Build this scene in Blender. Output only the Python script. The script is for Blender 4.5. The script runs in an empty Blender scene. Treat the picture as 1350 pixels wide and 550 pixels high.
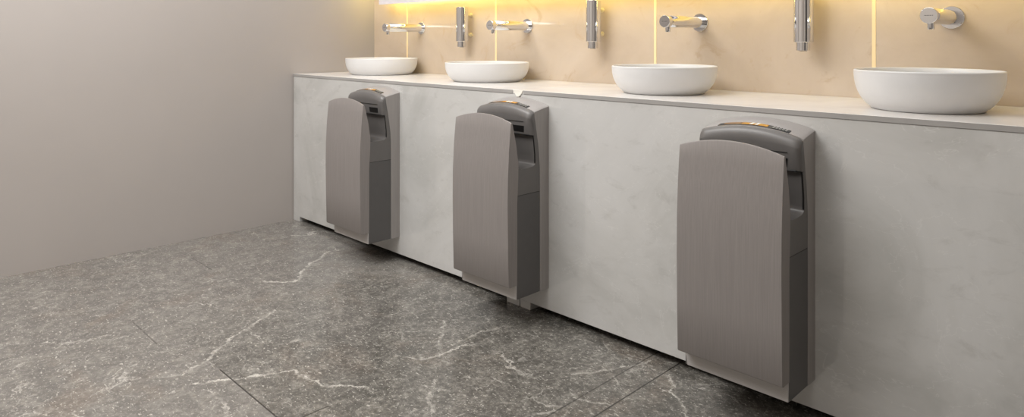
import bpy, bmesh, math, random
from mathutils import Vector, Matrix
random.seed(4)
SC = bpy.context.scene
COL = SC.collection
PI = math.pi

# ------------------------------------------------------------------ helpers
def lin(c):
    c = c / 255.0
    return c / 12.92 if c <= .04045 else ((c + .055) / 1.055) ** 2.4

def rgb(r, g, b):
    return (lin(r), lin(g), lin(b), 1.0)

class NT:
    """small node-graph builder"""
    def __init__(self, name):
        self.m = bpy.data.materials.new(name)
        self.m.use_nodes = True
        self.t = self.m.node_tree
        self.b = self.t.nodes['Principled BSDF']
        self.tc = None
    def n(self, kind, **kw):
        nd = self.t.nodes.new(kind)
        for k, v in kw.items():
            setattr(nd, k, v)
        return nd
    def link(self, a, b):
        self.t.links.new(a, b)
    def put(self, sock, v):
        if isinstance(v, bpy.types.NodeSocket):
            self.link(v, sock)
        else:
            sock.default_value = v
    def pos(self):
        if self.tc is None:
            self.tc = self.n('ShaderNodeNewGeometry').outputs['Position']
        return self.tc
    def obj(self):
        return self.n('ShaderNodeTexCoord').outputs['Object']
    def mapping(self, vec, scale=(1, 1, 1), rot=(0, 0, 0), loc=(0, 0, 0)):
        m = self.n('ShaderNodeMapping')
        self.link(vec, m.inputs['Vector'])
        m.inputs['Scale'].default_value = scale
        m.inputs['Rotation'].default_value = rot
        m.inputs['Location'].default_value = loc
        return m.outputs['Vector']
    def math(self, op, a, b=0.0, c=None, clamp=False):
        m = self.n('ShaderNodeMath', operation=op, use_clamp=clamp)
        self.put(m.inputs[0], a)
        self.put(m.inputs[1], b)
        if c is not None:
            self.put(m.inputs[2], c)
        return m.outputs[0]
    def noise(self, vec, scale, detail=4, rough=.55, dist=0.0, out='Fac'):
        m = self.n('ShaderNodeTexNoise')
        self.link(vec, m.inputs['Vector'])
        m.inputs['Scale'].default_value = scale
        m.inputs['Detail'].default_value = detail
        m.inputs['Roughness'].default_value = rough
        m.inputs['Distortion'].default_value = dist
        return m.outputs[out]
    def ramp(self, fac, stops):
        r = self.n('ShaderNodeValToRGB')
        self.link(fac, r.inputs['Fac'])
        e = r.color_ramp.elements
        while len(e) < len(stops):
            e.new(.5)
        for el, (p, c) in zip(e, stops):
            el.position = p
            el.color = c if len(c) == 4 else (*c, 1)
        return r.outputs['Color']
    def step(self, v, lo, hi):
        m = self.n('ShaderNodeMapRange', interpolation_type='SMOOTHSTEP')
        self.put(m.inputs['Value'], v)
        m.inputs['From Min'].default_value = lo
        m.inputs['From Max'].default_value = hi
        return m.outputs['Result']
    def mix(self, fac, a, b, mode='MIX'):
        m = self.n('ShaderNodeMix', data_type='RGBA', blend_type=mode)
        self.put(m.inputs[0], fac)
        self.put(m.inputs[6], a)
        self.put(m.inputs[7], b)
        return m.outputs[2]
    def sep(self, vec):
        s = self.n('ShaderNodeSeparateXYZ')
        self.link(vec, s.inputs[0])
        return s.outputs
    def done(self, color=None, rough=None, metal=None, spec=None, bump=None, bump_d=.001, coat=None):
        if color is not None:
            self.put(self.b.inputs['Base Color'], color)
        if rough is not None:
            self.put(self.b.inputs['Roughness'], rough)
        if metal is not None:
            self.put(self.b.inputs['Metallic'], metal)
        if spec is not None:
            self.put(self.b.inputs['Specular IOR Level'], spec)
        if coat is not None:
            self.put(self.b.inputs['Coat Weight'], coat)
            self.b.inputs['Coat Roughness'].default_value = .04
        if bump is not None:
            bp = self.n('ShaderNodeBump')
            bp.inputs['Distance'].default_value = bump_d
            bp.inputs['Strength'].default_value = .6
            self.link(bump, bp.inputs['Height'])
            self.link(bp.outputs['Normal'], self.b.inputs['Normal'])
        return self.m

def plain(name, col, rough=.5, metal=0.0, spec=.5, var=.04, scale=30.0):
    t = NT(name)
    f = t.noise(t.obj(), scale, 3)
    c2 = tuple(min(1, x * (1 + var)) for x in col[:3]) + (1,)
    c1 = tuple(x * (1 - var) for x in col[:3]) + (1,)
    return t.done(t.ramp(f, [(.3, c1), (.7, c2)]), rough, metal, spec)

def glow(name, col, strength):
    t = NT(name)
    f = t.noise(t.obj(), 6, 1)
    c = t.ramp(f, [(.3, col), (.7, col)])
    t.put(t.b.inputs['Emission Color'], c)
    t.b.inputs['Emission Strength'].default_value = strength
    return t.done(c, .5)

def setp(o, label=None, cat=None, group=None, kind=None):
    if label: o['label'] = label
    if cat: o['category'] = cat
    if group: o['group'] = group
    if kind: o['kind'] = kind
    return o

def empty(name, loc):
    o = bpy.data.objects.new(name, None)
    o.empty_display_size = .05
    o.location = loc
    COL.objects.link(o)
    return o

def link(name, bm, mat, parent=None, loc=None, smooth=False, bevel=0.0, seg=2, angle=35):
    bmesh.ops.recalc_face_normals(bm, faces=bm.faces)
    me = bpy.data.meshes.new(name)
    bm.to_mesh(me)
    bm.free()
    mats = mat if isinstance(mat, (list, tuple)) else [mat]
    for m in mats:
        me.materials.append(m)
    o = bpy.data.objects.new(name, me)
    COL.objects.link(o)
    if parent is not None:
        o.parent = parent
    if loc is not None:
        o.location = loc
    if bevel:
        b = o.modifiers.new('bevel', 'BEVEL')
        b.width = bevel
        b.segments = seg
        b.limit_method = 'ANGLE'
        b.angle_limit = math.radians(angle)
        b.harden_normals = False
    if smooth:
        for p in me.polygons:
            p.use_smooth = True
        for e in me.edges:
            pass
        me.set_sharp_from_angle(angle=math.radians(angle))
    return o

def box(bm, x0, x1, y0, y1, z0, z1):
    v = [bm.verts.new(p) for p in ((x0, y0, z0), (x1, y0, z0), (x1, y1, z0), (x0, y1, z0),
                                   (x0, y0, z1), (x1, y0, z1), (x1, y1, z1), (x0, y1, z1))]
    for f in ((0, 3, 2, 1), (4, 5, 6, 7), (0, 1, 5, 4), (1, 2, 6, 5), (2, 3, 7, 6), (3, 0, 4, 7)):
        bm.faces.new([v[i] for i in f])
    return bm

def boxbm(*a):
    return box(bmesh.new(), *a)

def columns(xs, prof):
    """loft a closed yz polygon prof(x) across the x stations"""
    bm = bmesh.new()
    rows = [[bm.verts.new((x, y, z)) for y, z in prof(x)] for x in xs]
    n = len(rows[0])
    for a, b in zip(rows, rows[1:]):
        for i in range(n):
            j = (i + 1) % n
            bm.faces.new((a[i], b[i], b[j], a[j]))
    c0 = bm.faces.new(rows[0])
    c1 = bm.faces.new(list(reversed(rows[-1])))
    c0.normal_update(); c1.normal_update()
    bmesh.ops.triangulate(bm, faces=[c0, c1], quad_method='BEAUTY', ngon_method='EAR_CLIP')
    return bm

def lathe(prof, seg=64, axis='z'):
    """prof: list of (r, h)"""
    bm = bmesh.new()
    rings = []
    for r, h in prof:
        if r < 1e-6:
            p = (0, 0, h) if axis == 'z' else (0, h, 0)
            rings.append([bm.verts.new(p)])
        else:
            ring = []
            for k in range(seg):
                a = 2 * PI * k / seg
                p = (r * math.cos(a), r * math.sin(a), h) if axis == 'z' else (r * math.cos(a), h, r * math.sin(a))
                ring.append(bm.verts.new(p))
            rings.append(ring)
    for a, b in zip(rings, rings[1:]):
        if len(a) == 1 and len(b) == 1:
            continue
        for k in range(seg):
            j = (k + 1) % seg
            if len(a) == 1:
                bm.faces.new((a[0], b[k], b[j]))
            elif len(b) == 1:
                bm.faces.new((a[k], b[0], a[j]))
            else:
                bm.faces.new((a[k], b[k], b[j], a[j]))
    return bm

def tube(pts, r, seg=8):
    bm = bmesh.new()
    rings = []
    for i, p in enumerate(pts):
        p = Vector(p)
        d = (Vector(pts[min(i + 1, len(pts) - 1)]) - Vector(pts[max(i - 1, 0)])).normalized()
        u = d.orthogonal().normalized()
        if rings:
            u = (rings[-1][1] - d * rings[-1][1].dot(d)).normalized()
        w = d.cross(u)
        rings.append(([bm.verts.new(p + (u * math.cos(2 * PI * k / seg) + w * math.sin(2 * PI * k / seg)) * r) for k in range(seg)], u))
    for (a, _), (b, _) in zip(rings, rings[1:]):
        for k in range(seg):
            j = (k + 1) % seg
            bm.faces.new((a[k], a[j], b[j], b[k]))
    bm.faces.new(list(reversed(rings[0][0])))
    bm.faces.new(rings[-1][0])
    return bm

# ------------------------------------------------------------------ dimensions
HC = .86          # worktop height
D = .564          # depth from cabinet fronts (y = 0) to the back wall
CAM = (3.7678, -1.9476, 1.0594)
TH = .7843
F = 902.21
HOR = 52.69
XR, YR, ZC = 4.6, -3.8, 2.7

# ------------------------------------------------------------------ materials
def mat_wall_left():
    t = NT('taupe_paint')
    p = t.pos()
    f = t.noise(p, 1.3, 3)
    g = t.noise(p, 420, 2)
    c = t.ramp(f, [(.3, rgb(172, 165, 160)), (.7, rgb(176, 169, 164))])
    return t.done(c, .42, 0, .35, g, .0004)

def mat_back_wall():
    t = NT('polished_beige_stone')
    p = t.pos()
    w = t.noise(p, 2.2, 6, .6, .8)
    v = t.noise(p, 7.0, 8, .65, 1.5)
    c = t.ramp(w, [(.3, rgb(193, 175, 155)), (.55, rgb(205, 188, 169)), (.75, rgb(214, 199, 182))])
    c = t.mix(t.step(v, .56, .72), c, rgb(194, 172, 148))
    # tile joints, thin and faint
    return t.done(c, .09, 0, .65)

def mat_panel():
    t = NT('pale_grey_marble_panel')
    p = t.pos()
    w = t.noise(p, 2.0, 7, .6, .9)
    c = t.ramp(w, [(.28, rgb(184, 183, 179)), (.5, rgb(204, 203, 200)), (.72, rgb(213, 212, 210))])
    # blotchy darker flecks and thin bright veins
    q = t.mapping(p, (1.6, 1, 3.2))
    fl = t.noise(q, 5.5, 9, .7, .6)
    c = t.mix(t.math('MULTIPLY', t.step(fl, .52, .74), .5), c, rgb(176, 174, 170))
    vn = t.noise(t.mapping(p, (1.5, 1, 2.6), (0, .6, 0)), 3.0, 5, .6, .6)
    ve = t.math('SUBTRACT', 1.0, t.step(t.math('ABSOLUTE', t.math('SUBTRACT', vn, .47)), .0, .006))
    c = t.mix(t.math('MULTIPLY', ve, .35), c, rgb(226, 225, 222))
    t.b.inputs['IOR'].default_value = 1.95
    return t.done(c, .03, 0, .5)

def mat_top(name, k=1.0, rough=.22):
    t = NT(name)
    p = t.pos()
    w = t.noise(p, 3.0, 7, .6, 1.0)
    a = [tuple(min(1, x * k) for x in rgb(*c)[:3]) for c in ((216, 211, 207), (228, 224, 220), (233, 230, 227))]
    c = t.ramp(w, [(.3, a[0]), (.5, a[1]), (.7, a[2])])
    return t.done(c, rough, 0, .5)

def mat_floor():
    t = NT('grey_marble_floor')
    p = t.pos()
    s = t.sep(p)
    big = t.noise(p, 1.3, 5, .55, .6)
    c = t.ramp(big, [(.30, rgb(80, 78, 74)), (.5, rgb(96, 93, 88)), (.70, rgb(111, 107, 101))])
    # painted light: stone colour lightened towards the left wall and in one slab
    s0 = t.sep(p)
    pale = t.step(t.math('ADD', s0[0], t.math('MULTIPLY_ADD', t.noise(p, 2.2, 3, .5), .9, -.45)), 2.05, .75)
    lit_slab = t.math('MULTIPLY', t.math('LESS_THAN', s0[0], 1.994), t.math('LESS_THAN', s0[1], -1.054))
    pale = t.math('MAXIMUM', pale, t.math('MULTIPLY', lit_slab, .9))
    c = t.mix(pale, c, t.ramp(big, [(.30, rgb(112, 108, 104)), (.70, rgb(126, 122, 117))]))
    mid = t.noise(p, 14.0, 10, .78, .3)
    c = t.mix(t.math('MULTIPLY', t.step(mid, .46, .66), .55), c, rgb(158, 153, 145))
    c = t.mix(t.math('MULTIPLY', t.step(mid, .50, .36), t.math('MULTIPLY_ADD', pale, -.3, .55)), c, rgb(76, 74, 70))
    br = t.noise(t.mapping(p, (1, 1, 1), (0, 0, 0), (7, 3, 0)), 3.0, 4, .6, .5)
    c = t.mix(t.math('MULTIPLY', t.step(br, .52, .70), .35), c, rgb(128, 113, 100))
    gr = t.noise(t.mapping(p, (1, 1, 1), (0, 0, 0), (1, 5, 0)), 60.0, 6, .8, .2)
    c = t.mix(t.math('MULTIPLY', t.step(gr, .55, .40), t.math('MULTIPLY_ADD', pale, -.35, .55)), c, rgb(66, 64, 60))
    c = t.mix(t.math('MULTIPLY', t.step(gr, .54, .68), .45), c, rgb(176, 170, 161))
    # short pale flecks
    fk = t.noise(t.mapping(p, (1.0, 2.2, 1), (0, 0, .5)), 55, 3, .6, .4)
    c = t.mix(t.math('MULTIPLY', t.step(fk, .60, .70), .7), c, rgb(198, 193, 184))
    sp = t.noise(t.mapping(p, (1.0, 1.0, 1), (0, 0, .2), (3, 9, 0)), 130, 2, .5, .2)
    c = t.mix(t.math('MULTIPLY', t.step(sp, .65, .72), .75), c, rgb(205, 200, 190))
    # crackled white veining
    wob = t.n('ShaderNodeVectorMath', operation='MULTIPLY_ADD')
    t.link(t.noise(p, 5.0, 6, .62, 0, 'Color'), wob.inputs[0])
    wob.inputs[1].default_value = (.30, .30, 0)
    t.link(p, wob.inputs[2])
    for scale, width, amt, thr in ((1.55, .006, .55, .52), (3.4, .012, .40, .52), (7.5, .02, .30, .50)):
        vo = t.n('ShaderNodeTexVoronoi', feature='DISTANCE_TO_EDGE')
        t.link(wob.outputs[0], vo.inputs['Vector'])
        vo.inputs['Scale'].default_value = scale
        e = t.step(vo.outputs['Distance'], width, 0.0)
        brk = t.step(t.noise(p, 2.6 * scale, 4, .6), thr, thr + .12)
        c = t.mix(t.math('MULTIPLY', t.math('MULTIPLY', e, brk), amt), c, rgb(214, 209, 200))
    # the long veins that cross the front of the picture
    jit = t.n('ShaderNodeVectorMath', operation='MULTIPLY_ADD')
    t.link(t.noise(p, 11.0, 9, .78, 0, 'Color'), jit.inputs[0])
    jit.inputs[1].default_value = (.11, .11, 0)
    t.link(p, jit.inputs[2])
    jo = t.sep(jit.outputs[0])
    vbr = t.math('MULTIPLY_ADD', t.step(t.noise(p, 22.0, 5, .7), .40, .60), .75, .25)
    def seg(a, b, w, amt):
        nonlocal c
        a = (a[0] + .055, a[1] + .055); b = (b[0] + .055, b[1] + .055)
        dx, dy = b[0] - a[0], b[1] - a[1]
        l2 = dx * dx + dy * dy
        px = t.math('SUBTRACT', jo[0], a[0])
        py = t.math('SUBTRACT', jo[1], a[1])
        h = t.math('ADD', t.math('MULTIPLY', px, dx / l2), t.math('MULTIPLY', py, dy / l2), clamp=True)
        ex = t.math('SUBTRACT', px, t.math('MULTIPLY', h, dx))
        ey = t.math('SUBTRACT', py, t.math('MULTIPLY', h, dy))
        d = t.math('SQRT', t.math('ADD', t.math('MULTIPLY', ex, ex), t.math('MULTIPLY', ey, ey)))
        c = t.mix(t.math('MULTIPLY', t.math('MULTIPLY', t.step(d, w * 1.6, w * .2), vbr), amt), c, rgb(206, 201, 192))
    for a, b, w, amt in VEINS:
        seg(a, b, w, amt)
    # tile joints: (axis, position, from, to)
    for ax, v, lo, hi, amt in JOINTS:
        d = t.math('ABSOLUTE', t.math('SUBTRACT', s[ax], v))
        k = t.step(d, .0032, .0018)
        o = s[1 - ax]
        k = t.math('MULTIPLY', k, t.math('MULTIPLY', t.math('GREATER_THAN', o, lo), t.math('LESS_THAN', o, hi)))
        c = t.mix(t.math('MULTIPLY', k, amt), c, rgb(48, 45, 42))
    rg = t.ramp(mid, [(.3, (.12, .12, .12, 1)), (.7, (.20, .20, .20, 1))])
    return t.done(c, rg, 0, .6)

# world points on the floor (x, y)
VEINS = [
    ((1.593, -1.152), (1.626, -1.073), 0.0045, 0.85),
    ((1.626, -1.073), (1.722, -0.894), 0.0045, 0.85),
    ((1.722, -0.894), (1.872, -0.867), 0.0045, 0.85),
    ((1.872, -0.867), (1.982, -0.783), 0.0045, 0.85),
    ((1.474, -1.198), (1.501, -1.153), 0.0050, 0.70),
    ((1.501, -1.153), (1.453, -1.052), 0.0050, 0.70),
    ((1.453, -1.052), (1.374, -0.971), 0.0050, 0.70),
    ((1.374, -0.971), (1.323, -0.897), 0.0050, 0.70),
    ((1.323, -0.897), (1.268, -0.786), 0.0050, 0.70),
    ((1.268, -0.786), (1.213, -0.702), 0.0050, 0.70),
    ((0.872, -0.595), (0.953, -0.541), 0.0060, 0.75),
    ((0.953, -0.541), (0.975, -0.492), 0.0060, 0.75),
    ((0.975, -0.492), (0.845, -0.377), 0.0060, 0.75),
    ((0.845, -0.377), (0.693, -0.173), 0.0060, 0.75),
    ((0.920, -1.407), (0.982, -1.371), 0.0040, 0.50),
    ((0.982, -1.371), (1.017, -1.224), 0.0040, 0.50),
    ((1.867, -0.601), (1.956, -0.543), 0.0050, 0.70),
    ((1.956, -0.543), (1.977, -0.432), 0.0050, 0.70),
    ((1.977, -0.432), (1.993, -0.337), 0.0050, 0.70),
    ((1.978, -0.505), (1.854, -0.388), 0.0050, 0.60),
    ((1.854, -0.388), (1.771, -0.313), 0.0050, 0.60),
    ((1.657, -1.137), (1.776, -1.135), 0.0050, 0.50),
    ((1.776, -1.135), (1.843, -1.153), 0.0050, 0.50),
    ((2.377, -0.275), (2.468, -0.121), 0.0040, 0.60),
    ((2.468, -0.121), (2.493, -0.030), 0.0040, 0.60),
    ((2.481, -0.200), (2.513, -0.228), 0.0040, 0.50),
    ((2.513, -0.228), (2.528, -0.264), 0.0040, 0.50),
    ((2.442, -0.371), (2.509, -0.375), 0.0040, 0.60),
    ((2.509, -0.375), (2.568, -0.333), 0.0040, 0.60),
    ((2.594, -0.073), (2.677, -0.159), 0.0040, 0.80),
    ((2.677, -0.159), (2.756, -0.231), 0.0040, 0.80),
    ((1.950, -0.405), (1.939, -0.277), 0.0040, 0.50),
    ((1.939, -0.277), (1.965, -0.168), 0.0040, 0.50),
    ((2.232, -0.737), (2.148, -0.674), 0.0050, 0.50),
    ((2.148, -0.674), (2.091, -0.602), 0.0050, 0.50),
]
JOINTS = [
    (1, -1.054, 1.55, 1.995, .9), (0, 1.994, -2.2, -.92, .8), (1, -1.134, .95, 1.21, .5), (1, -.692, .34, .56, .45),
    (0, 2.478, -.62, .6, .65), (0, 2.573, -.62, .6, .9), (1, -1.75, -.1, 4.6, .6),
]

def mat_brushed(name, c, metal=.35, rough=.45, axis='z'):
    t = NT(name)
    o = t.obj()
    sc = (160, 160, 3) if axis == 'z' else (3, 160, 160)
    f = t.noise(t.mapping(o, sc), 2.0, 4, .6)
    a = tuple(x * .93 for x in c[:3]) + (1,)
    b = tuple(min(1, x * 1.07) for x in c[:3]) + (1,)
    return t.done(t.ramp(f, [(.3, a), (.7, b)]), rough, metal, .4, f, .0002)

def mat_chrome():
    t = NT('polished_chrome')
    f = t.noise(t.obj(), 14, 2)
    r = t.ramp(f, [(.3, (.035, .035, .035, 1)), (.7, (.06, .06, .06, 1))])
    return t.done((.78, .78, .79, 1), r, 1.0)

M_WALL = mat_wall_left()
M_BACK = mat_back_wall()
M_PANEL = mat_panel()
M_TOP = mat_top('white_marble_worktop')
M_EDGE = mat_top('shaded_edge_marble', .50)  # same marble darkened: shade of the front edge put into the colour
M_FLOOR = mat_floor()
M_CEIL = plain('white_ceiling_paint', rgb(232, 230, 226), .8)
M_REAR = plain('light_wall_paint', rgb(196, 188, 180), .7)
M_STRIPE = plain('dark_stripe_paint', rgb(62, 58, 55), .5)
M_SHADOW = plain('recess_shadow_board', rgb(40, 38, 36), .8)  # near-black colour carries the shadow in the gaps round the cabinets
M_FOOT = M_PANEL
M_CERAMIC = plain('matt_white_ceramic', rgb(222, 221, 220), .32, 0, .45, .01)
M_CHROME = mat_chrome()
M_BLACK = plain('black_plastic', rgb(14, 14, 14), .4)
M_GASKET = plain('dark_gasket_rubber', rgb(26, 25, 24), .6)
M_PLATE = mat_brushed('brushed_taupe_steel', rgb(146, 140, 137), .15)
M_HOUSE = mat_brushed('pale_silver_paint', rgb(163, 158, 155), .15, .42)
M_DARK = plain('grey_plastic_shell', rgb(107, 104, 102), .38, .1, .5, .03)
M_LOWER = plain('dark_grey_plastic_shell', rgb(93, 91, 90), .42, .1, .5, .03)
M_CHIN = mat_brushed('silver_painted_chin', rgb(188, 184, 181), .15, .42, 'x')
M_AMBER = plain('amber_display_glass', rgb(182, 128, 44), .15)
M_AMBERDIM = plain('bronze_display_glass', rgb(150, 118, 84), .15)
M_OLIVE = plain('olive_display_glass', rgb(82, 80, 58), .2)
M_INK = plain('white_display_ink', rgb(236, 232, 222), .4)
M_GREYINK = plain('grey_display_ink', rgb(150, 148, 144), .4)
M_GOLD = glow('emissive_golden_joint', (.92, .72, .42, 1), .07)
M_LED = glow('warm_yellow_led', (1.0, .82, .26, 1), 19.0)
M_CASE = plain('white_mirror_case', rgb(236, 232, 238), .4)
t = NT('mirror_silver')
f = t.noise(t.obj(), 3, 1)
M_MIRROR = t.done(t.ramp(f, [(.3, (.86, .87, .88, 1)), (.7, (.88, .89, .90, 1))]), .02, 1.0)
M_PEG = plain('cream_standoff_plastic', rgb(238, 224, 186), .35)
M_LAMP = glow('white_lamp_diffuser', (1.0, .96, .90, 1), 3.0)

# ------------------------------------------------------------------ the setting
def struct(name, bm, m, **kw):
    o = link(name, bm, m, **kw)
    o['kind'] = 'structure'
    return o

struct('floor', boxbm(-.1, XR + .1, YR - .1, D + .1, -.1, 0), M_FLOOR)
struct('wall_left', boxbm(-.12, 0, YR, D + .1, 0, ZC), M_WALL)
struct('wall_back', boxbm(0, XR, D, D + .12, 0, ZC), M_BACK)
struct('wall_right', boxbm(XR, XR + .12, YR, D + .1, 0, ZC), M_REAR)
struct('chrome_stripe_panel_1', boxbm(XR - .03, XR - .001, -1.5, -.5, 0.002, 2.1), M_STRIPE)  # unseen dark panel, added for the dark stripe it reflects into the chrome
struct('wall_front', boxbm(0, XR, YR - .12, YR, 0, ZC), M_REAR)
struct('ceiling', boxbm(-.12, XR + .12, YR - .12, D + .12, ZC, ZC + .1), M_CEIL)
# golden joints between the wall slabs, weak emission in their material
for i, x in enumerate((.357, 1.142, 2.130, 2.997)):
    struct('trim_%d' % (i + 1), boxbm(x - .006, x + .006, D - .0015, D + .004, HC + .001, 2.3), M_GOLD)

# ------------------------------------------------------------------ vanity cabinets
XJ = 1.868
def cabinet(x0, x1, feet, label):
    r = setp(empty('vanity_cabinet', ((x0 + x1) / 2, 0, 0)), label, 'cabinet', 'vanity cabinets under the worktop')
    ox = (x0 + x1) / 2
    link('front_panel', boxbm(x0 - ox, x1 - ox, .0, .018, .029, HC - .0155), M_PANEL, r, bevel=.0008, seg=1)
    link('carcass', boxbm(x0 - ox + .002, x1 - ox - .002, .0185, D - .004, .032, HC - .017), M_SHADOW, r)
    link('plinth', boxbm(x0 - ox + .01, x1 - ox - .01, .09, .11, .0, .0315), M_SHADOW, r)
    for a, b in feet:
        link('foot', boxbm(a - ox, b - ox, .0, .06, 0, .0288), M_FOOT, r, bevel=.0008, seg=1)
    return r
cabinet(.006, XJ - .0025, ((.006, .076), (1.795, XJ - .0025)), 'pale grey marble cabinet by the left wall with the two farther hand dryers on it')
cabinet(XJ + .0025, XR - .004, ((XJ + .0025, 1.926), (XR - .08, XR - .01)), 'pale grey marble cabinet in the foreground carrying the nearest hand dryer')

def slab(x0, x1, label, edge):
    o = link('worktop_slab', boxbm(x0, x1, .0, D - .0015, HC - .015, HC), M_TOP, bevel=.0006, seg=1)
    setp(o, label, 'worktop', 'marble worktop slabs')
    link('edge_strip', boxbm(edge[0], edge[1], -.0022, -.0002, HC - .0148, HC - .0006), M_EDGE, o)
    o.children[0]['label'] = 'front edge of the worktop slab, its shade painted in'
    return o
slab(.004, XJ - .0006, 'white marble worktop slab under the two farther basins', (.004, 1.830))
slab(XJ + .0006, XR - .003, 'white marble worktop slab under the two nearer basins', (1.890, XR - .003))
# white wedge where the two slab edges meet
bm = bmesh.new()
pr = [(1.833, HC - .0006), (1.887, HC - .0006), (1.883, HC - .011), (1.868, HC - .026), (1.855, HC - .026), (1.842, HC - .012)]
a = [bm.verts.new((x, -.0006, z)) for x, z in pr]
b = [bm.verts.new((x, -.0030 - .002 * (k in (3, 4)), z)) for k, (x, z) in enumerate(pr)]
for i in range(6):
    bm.faces.new((a[i], b[i], b[(i + 1) % 6], a[(i + 1) % 6]))
bm.faces.new(b); bm.faces.new(list(reversed(a)))
setp(link('joint_wedge', bm, M_INK), 'small white wedge at the worktop joint above the middle hand dryer', 'filler')

# ------------------------------------------------------------------ basins
def basin(x, y, R, h, rb, label):
    prof = [(0, .0), (rb - .006, 0)]
    prof.append((rb - .001, .0015))
    for k in range(0, 15):
        tt = k / 14
        z = .004 + (h - .008) * tt
        r = rb + (R - rb) * (1 - (1 - tt) ** 2.3) ** .80
        prof.append((r, z))
    prof += [(R + .0002, h - .003), (R - .001, h - .001), (R - .003, h), (R - .006, h - .0004), (R - .0075, h - .003)]
    for k in range(1, 15):
        tt = 1 - k / 14
        z = .016 + (h - .022) * tt
        r = (rb - .02) + (R - .009 - rb + .02) * (1 - (1 - tt) ** 2.3) ** .8
        prof.append((r, z))
    prof += [(rb * .6, .012), (.03, .010), (0, .010)]
    o = link('vessel_basin', lathe(prof, 96), M_CERAMIC, None, (x, y, HC + .0005), smooth=True, angle=60)
    setp(o, label, 'basin', 'round vessel basins on the worktop')
    d = link('drain_cap', lathe([(0, .0103), (.022, .0103), (.024, .013), (.020, .0155), (0, .017)], 32), M_CHROME, o, (0, 0, .0), smooth=True)
    return o
basin(.405, .345, .2075, .093, .172, 'round white vessel basin nearest the left wall')
basin(1.329, .325, .205, .091, .164, 'round white vessel basin just left of the worktop joint')
basin(2.347, .289, .195, .102, .150, 'round white vessel basin just right of the worktop joint')
basin(3.223, .283, .188, .113, .143, 'largest looking round white vessel basin, at the right front of the worktop')

# ------------------------------------------------------------------ taps
def make_tap():
    r = empty('wall_tap', (0, 0, 0))
    fl = link('wall_flange', lathe([(0, 0), (.035, 0), (.0362, -.001), (.0362, -.005), (.035, -.0065), (.0, -.0065)], 64, 'y'), M_CHROME, r, smooth=True)
    sp = link('spout', lathe([(0, -.006), (.0233, -.006), (.0233, -.2395), (.0229, -.2402), (.0229, -.2410), (.0233, -.2416), (.0233, -.2635), (.0222, -.2650), (0, -.2650)], 64, 'y'), M_CHROME, r, smooth=True)
    ae = link('outlet', lathe([(.0, -.0385), (.0078, -.0385), (.0078, -.040), (.0095, -.040), (.0100, -.0385), (.0100, -.018), (0, -.018)], 32), M_CHROME, r, (0, -.240, 0), smooth=True)
    link('aerator', lathe([(0, -.0396), (.0076, -.0396), (.0076, -.0380), (0, -.038)], 24), M_BLACK, ae)
    # tiny engraved mark across the round end
    bm = bmesh.new()
    for k in range(7):
        x = -.0105 + k * .0033
        box(bm, x, x + (.0018 if k % 2 else .0022), -.26515, -.2649, -.0006, .0012)
    link('end_mark', bm, M_GASKET, r)
    return r

def copy_tree(o, parent=None):
    c = o.copy()
    COL.objects.link(c)
    if parent is not None:
        c.parent = parent
    for ch in list(o.children):
        copy_tree(ch, c)
    return c

tap = make_tap()
for i, (x, lab) in enumerate(((.500, 'chrome wall tap above the basin nearest the left wall'),
                              (1.374, 'chrome wall tap between the two smaller soap dispensers'),
                              (2.343, 'chrome wall tap left of the nearest soap dispenser'),
                              (3.224, 'chrome wall tap at the right, round end facing forward'))):
    o = tap if i == 0 else copy_tree(tap)
    o.location = (x, D - .0002, 1.130)
    setp(o, lab, 'tap', 'chrome taps on the back wall')

# ------------------------------------------------------------------ soap dispensers
def make_dispenser():
    r = empty('wall_soap_dispenser', (0, 0, 0))
    link('body', lathe([(0, .030), (.0325, .030), (.034, .0315), (.034, .2145), (.0328, .216), (0, .216)], 64), M_CHROME, r, smooth=True)
    nz = link('nozzle', lathe([(0, 0), (.022, 0), (.0235, .001), (.0235, .0296), (0, .0296)], 48), M_CHROME, r, (0, -.004, 0), smooth=True)
    link('nozzle_tip', lathe([(0, -.0018), (.012, -.0018), (.0135, -.0002), (0, -.0002)], 32), M_BLACK, nz)
    for z in (.066, .174):
        p = link('standoff', lathe([(0, .0649), (.011, .0649), (.011, .061), (.006, .060), (.006, .0345), (0, .0345)], 24, 'y'), M_PEG, r, (0, 0, z), smooth=True)
        p['label'] = 'cream standoff holding the dispenser off the wall'
    return r
dis = make_dispenser()
for i, (x, lab) in enumerate(((.9435, 'chrome soap dispenser farthest away, above the second basin from the left wall'),
                              (1.846, 'chrome soap dispenser in the middle of the row, above the worktop joint'),
                              (2.786, 'chrome soap dispenser nearest the viewer, its top cut by the photo edge'))):
    o = dis if i == 0 else copy_tree(dis)
    o.location = (x, D - .065, 1.0215)
    setp(o, lab, 'soap dispenser', 'chrome soap dispensers on the back wall')

# ------------------------------------------------------------------ backlit mirror
mx0, mx1, mz0, mz1 = .200, 4.2, 1.278, 2.15
mr = setp(empty('wall_mirror', ((mx0 + mx1) / 2, D, mz0)), 'long backlit wall mirror, only its white lower edge showing at the top', 'mirror')
mo = Vector(mr.location)
def mbox(name, m, x0, x1, y0, y1, z0, z1, **kw):
    return link(name, boxbm(x0 - mo.x, x1 - mo.x, y0 - mo.y, y1 - mo.y, z0 - mo.z, z1 - mo.z), m, mr, **kw)
mbox('back_case', M_CASE, mx0, mx1, D - .094, D - .078, mz0, mz1)
mbox('glass', M_MIRROR, mx0 + .03, mx1 - .03, D - .0975, D - .0945, mz0 + .03, mz1 - .03)
mbox('bottom_frame', M_CASE, mx0, mx1, D - .100, D - .0942, mz0, mz0 + .03)
mbox('led_strip', M_LED, mx0 + .03, mx1 - .03, D - .0775, D - .070, mz0 + .008, mz0 + .018)
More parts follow.
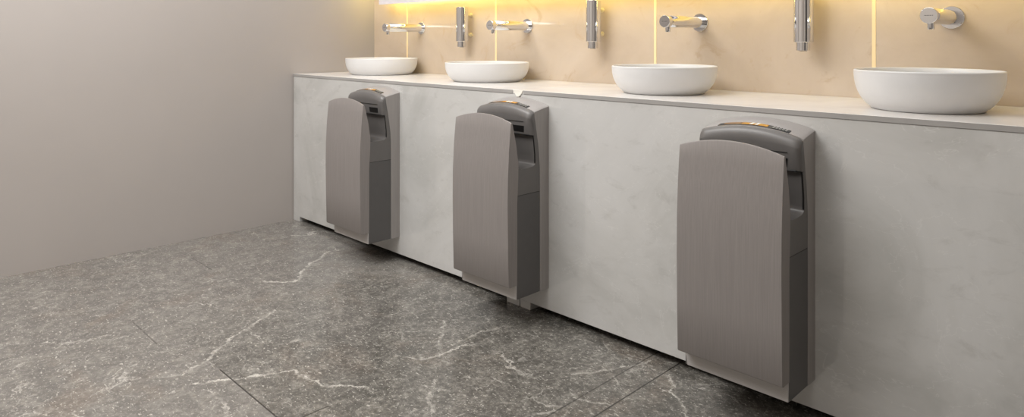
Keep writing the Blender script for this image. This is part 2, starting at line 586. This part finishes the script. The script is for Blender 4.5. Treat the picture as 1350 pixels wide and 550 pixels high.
mbox('led_strip', M_LED, mx0 + .006, mx0 + .016, D - .0775, D - .045, mz0 + .03, mz1 - .03)
mbox('bracket', M_CASE, 1.0, 1.3, D - .0775, D - .0005, 1.7, 1.9)
mbox('bracket', M_CASE, 3.0, 3.3, D - .0775, D - .0005, 1.7, 1.9)

# ------------------------------------------------------------------ hand dryers
ZB = .113
W = .1520
def xs_grid(w, n=26, round_w=.024):
    xs = [w * math.sin(PI / 2 * (2 * k / n - 1)) * .999 for k in range(n + 1)]
    ex = [w - round_w * q for q in (0, .03, .1, .22, .4, .6, .8, 1.0)]
    allx = sorted(set([round(x, 5) for x in xs if abs(x) < w - round_w] + [round(e, 5) for e in ex] + [round(-e, 5) for e in ex]))
    return allx

def arch(x, w=W, drop=.024):
    return drop * (1 - (x / w) ** 2)

def make_dryer():
    r = empty('hand_dryer', (0, 0, 0))
    Z = lambda z: z - ZB
    # --- rear housing
    seam = [(-.050, .113), (-.050, .50), (-.0505, .58), (-.0535, .62), (-.0600, .67), (-.0695, .72), (-.0765, .757), (-.0800, .780)]
    def house(x):
        e = max(0, (abs(x) - (W - .010)) / .010)
        cr = .0025 * e * e
        p = [(y, Z(z)) for y, z in seam]
        p.append((-.0810, Z(.7915 + arch(x) - cr)))
        p.append((-.040, Z(.8010 + arch(x) - cr)))
        p.append((-.0002, Z(.8085 + arch(x) - cr)))
        p.append((-.0002, Z(.113)))
        return p
    link('rear_housing', columns(xs_grid(W), house), M_HOUSE, r, smooth=True, angle=40)
    # --- grey upper body: head, hand slot and the wall in front of it
    def rd(x, w=W, c=.024):
        q = max(0.0, (abs(x) - (w - c)) / c)
        return math.sqrt(max(0.0, 1 - q * q))
    def upper(x):
        k = rd(x)
        hk = .42 + .58 * k
        q = max(0.0, (abs(x) - (W - .020)) / .020)
        cr = .010 * (1 - math.sqrt(max(0, 1 - q * q)))
        top = .7905 + arch(x) - cr
        S = lambda y, z: (y, Z(z))
        f = lambda ys, yf: ys + (yf - ys) * hk          # front curves back to the seam at the sides
        return [S(-.0515, .4915), S(-.0518, .58), S(-.0548, .62), S(-.0613, .67), S(-.0708, .72), S(-.0778, .757), S(-.0812, .780),
                S(-.0824, top), S(f(-.0830, -.0880), top - .0006), S(f(-.0835, -.0955), top - .0045), S(f(-.0835, -.1010), top - .0125),
                S(f(-.0830, -.1045), top - .026), S(f(-.0820, -.1050), .766 + .4 * arch(x)), S(f(-.0805, -.1025), .738), S(f(-.0790, -.0985), .712), S(f(-.0785, -.0965), .7045),
                S(-.0830, .7025), S(-.0800, .670), S(-.0745, .630), S(-.0735, .608),
                S(-.0750, .598), S(-.0800, .5915), S(-.0900, .5880), S(-.120, .5850), S(-.150, .5850), S(-.1635, .5880), S(-.1655, .5820), S(-.1690, .4915)]
    link('slot_body', columns(xs_grid(W), upper), M_DARK, r, smooth=True, angle=42)
    # --- dark lower cover
    def lower(x):
        return [(-.0515, Z(.1135)), (-.0515, Z(.4895)), (-.1700, Z(.4895)), (-.1725, Z(.30)), (-.1740, Z(.1135))]
    link('lower_cover', columns([-W, -W + .004, 0, W - .004, W], lower), M_LOWER, r, bevel=.0012)
    link('seam_gasket', boxbm(-W + .0012, W - .0012, -.165, -.046, Z(.488), Z(.493)), M_GASKET, r)
    def gask(x):
        pr = [(y, Z(z)) for y, z in seam[1:]] + [(-.0812, Z(.7885 + arch(x) - .004))]
        return [(y + .006, z) for y, z in pr] + [(y - .0035, z - .0004) for y, z in reversed(pr)]
    link('housing_gasket', columns([x * (W - .0012) / W for x in xs_grid(W)], gask), M_GASKET, r)
    # --- brushed front plate with the arched top
    PW = .1525
    def plate(x):
        a = arch(x, PW, .0255)
        t = .758 + a
        return [(-.172, Z(.1655)), (-.2130, Z(.1655)), (-.2160, Z(.170)), (-.2195, Z(.32)), (-.2210, Z(.45)), (-.2195, Z(.56)), (-.2140, Z(.66)), (-.2075, Z(.725)), (-.2045, Z(t - .0035)), (-.2030, Z(t)), (-.1985, Z(t)),
                (-.1960, Z(t - .004)), (-.1855, Z(.712)), (-.1755, Z(.670)), (-.1655, Z(.605)), (-.1660, Z(.560)), (-.1715, Z(.46))]
    link('front_plate', columns([x * PW / W for x in xs_grid(W, 24, .006)], plate), M_PLATE, r, smooth=True, bevel=.0022, seg=2, angle=40)
    # --- silver chin under the plate
    bm = bmesh.new()
    out = [(-.1515, .170), (-.1515, .148), (-.1440, .1140), (.1515, .1140), (.1515, .170)]
    fr = [bm.verts.new((x, -.1775 + (.003 if i in (0, 1) else 0), Z(z))) for i, (x, z) in enumerate(out)]
    bk = [bm.verts.new((x, -.1600, Z(z))) for x, z in out]
    for i in range(5):
        bm.faces.new((fr[i], fr[(i + 1) % 5], bk[(i + 1) % 5], bk[i]))
    bm.faces.new(list(reversed(fr))); bm.faces.new(bk)
    link('chin', bm, M_CHIN, r, bevel=.0012)
    # --- slot details on the head front
    yh = lambda z: -.0985 - (z - .712) * .16
    def yfront(z):
        return -.0985 - (min(z, .738) - .712) * (.004 / .026) - max(0, z - .738) * (.0025 / .030)
    z0, z1 = .7135, .7375
    for lo, hi in ((-.1185, -.048), (.048, .1185)):
        bm = bmesh.new()
        pts = [(lo + (.003 if lo < 0 else 0), z0), (hi - (.003 if lo > 0 else 0), z0), (hi, z1), (lo, z1)]
        fv = [bm.verts.new((x, yfront(z) - .0008, Z(z))) for x, z in pts]
        bv = [bm.verts.new((x, yfront(z) + .004, Z(z))) for x, z in pts]
        for i in range(4):
            bm.faces.new((fv[i], fv[(i + 1) % 4], bv[(i + 1) % 4], bv[i]))
        bm.faces.new(fv); bm.faces.new(bv)
        link('air_nozzle', bm, M_BLACK, r)
    bm = bmesh.new()
    box(bm, -.118, .118, -.1052, -.100, Z(.7525), Z(.7545))
    link('sensor_line', bm, M_GASKET, r)
    # rim line round the hand opening
    pts = []
    ys = lambda z: -.0965 if z > .7 else (-.0795 + (z - .67) * .0 if z > .65 else -.0748)
    xe = .1500
    left = [(-xe, -.0760, .600), (-xe, -.0755, .630), (-xe, -.0805, .670), (-xe, -.0840, .695), (-xe + .002, -.0870, .7030), (-xe + .012, -.0955, .7045)]
    right = [(-x, y, z) for x, y, z in reversed(left)]
    for x, y, z in left + [(-.07, -.0972, .7045), (0, -.0975, .7045), (.07, -.0972, .7045)] + right:
        pts.append((x, y, Z(z)))
    link('slot_rim', tube(pts, .0026), M_BLACK, r)
    # --- display strip along the front of the housing top
    def band(x0, x1, y0, y1, lift, n=12):
        bm = bmesh.new()
        def zt(x, y):
            f = (y + .081) / .041
            return Z(.7915 + arch(x) + .0095 * f) + lift
        q = []
        for k in range(n + 1):
            x = x0 + (x1 - x0) * k / n
            q.append([bm.verts.new((x + sh, y, zt(x, y))) for y, sh in ((y0, 0), (y1, -.006 * 0))] + [bm.verts.new((x, y, zt(x, y) - .003)) for y in (y1, y0)])
        for a, b in zip(q, q[1:]):
            for i in range(4):
                bm.faces.new((a[i], b[i], b[(i + 1) % 4], a[(i + 1) % 4]))
        bm.faces.new(q[0]); bm.faces.new(list(reversed(q[-1])))
        return bm
    ds = link('display_strip', band(-.100, .112, -.0800, -.062, .0012, 20), M_BLACK, r)
    link('display_window', band(-.082, -.030, -.0780, -.064, .0018), M_AMBERDIM, ds)
    link('display_window', band(-.028, .050, -.0780, -.064, .0018), M_AMBER, ds)
    bm = bmesh.new()
    for x in (-.004, .012):
        b2 = [(x, -.0778), (x + .009, -.0778), (x + .014, -.0642), (x + .005, -.0642)]
        v = [bm.verts.new((px, py, Z(.7915 + arch(px) + .0095 * (py + .081) / .041) + .0024)) for px, py in b2]
        bm.faces.new(v)
    sl = link('display_slashes', bm, M_INK, ds)
    sl['label'] = 'two white slanted strokes on the amber display'
    bm = bmesh.new()
    for k in range(5):
        x = .064 + k * .0088
        for y0, y1 in ((-.0775, -.0720), (-.0695, -.0645)):
            v = []
            for px, py in ((x, y0), (x + .0058, y0), (x + .0058, y1), (x, y1)):
                v.append(bm.verts.new((px, py, Z(.7915 + arch(px) + .0095 * (py + .081) / .041) + .0024)))
            bm.faces.new(v)
    link('display_marks', bm, M_GREYINK, ds)
    return r

dry = make_dryer()
for i, (x, lab) in enumerate(((.910, 'jet hand dryer closest to the left wall, taupe front plate, smallest in view'),
                              (1.871, 'middle jet hand dryer below the white wedge in the worktop edge'),
                              (2.8665, 'nearest jet hand dryer with large brushed taupe front plate'))):
    o = dry if i == 0 else copy_tree(dry)
    o.location = (x, -.0006, ZB)
    setp(o, lab, 'hand dryer', 'hand dryers along the cabinet fronts')

# ------------------------------------------------------------------ lights
def area(name, loc, rot, sx, sy, power, col=(1, .95, .89)):
    l = bpy.data.lights.new(name, 'AREA')
    l.shape = 'RECTANGLE'
    l.size, l.size_y = sx, sy
    l.energy = power
    l.color = col
    o = bpy.data.objects.new(name, l)
    o.location = loc
    o.rotation_euler = rot
    COL.objects.link(o)
    return o
area('ceiling_light', (1.35, -1.7, ZC - .02), (0, 0, 0), 2.0, 1.8, 96, (1, .995, .985))
area('worktop_light', (2.0, -.05, ZC - .02), (0, 0, 0), 3.6, .7, 13, (1, 1, 1))
area('side_fill', (3.3, -2.2, ZC - .02), (0, 0, 0), 1.6, 1.6, 16, (1, .995, .985))  # added fill, brightens the right end; not a known lamp
w = bpy.data.worlds.new('World')
SC.world = w
w.use_nodes = True
w.node_tree.nodes['Background'].inputs[0].default_value = (.5, .49, .47, 1)
w.node_tree.nodes['Background'].inputs[1].default_value = .3

# ------------------------------------------------------------------ camera
cd = bpy.data.cameras.new('Camera')
cd.sensor_fit = 'HORIZONTAL'
cd.sensor_width = 36.0
cd.lens = F / 1350 * 36.0
cd.shift_y = -(275 - HOR) / 1350
cd.clip_start = .05
co = bpy.data.objects.new('Camera', cd)
co.location = CAM
co.rotation_euler = (PI / 2, 0, TH)
COL.objects.link(co)
SC.camera = co
SC.view_settings.view_transform = 'Standard'
SC.view_settings.look = 'None'
SC.view_settings.exposure = 0.0
SC.cycles.use_denoising = True
SC.cycles.max_bounces = 8
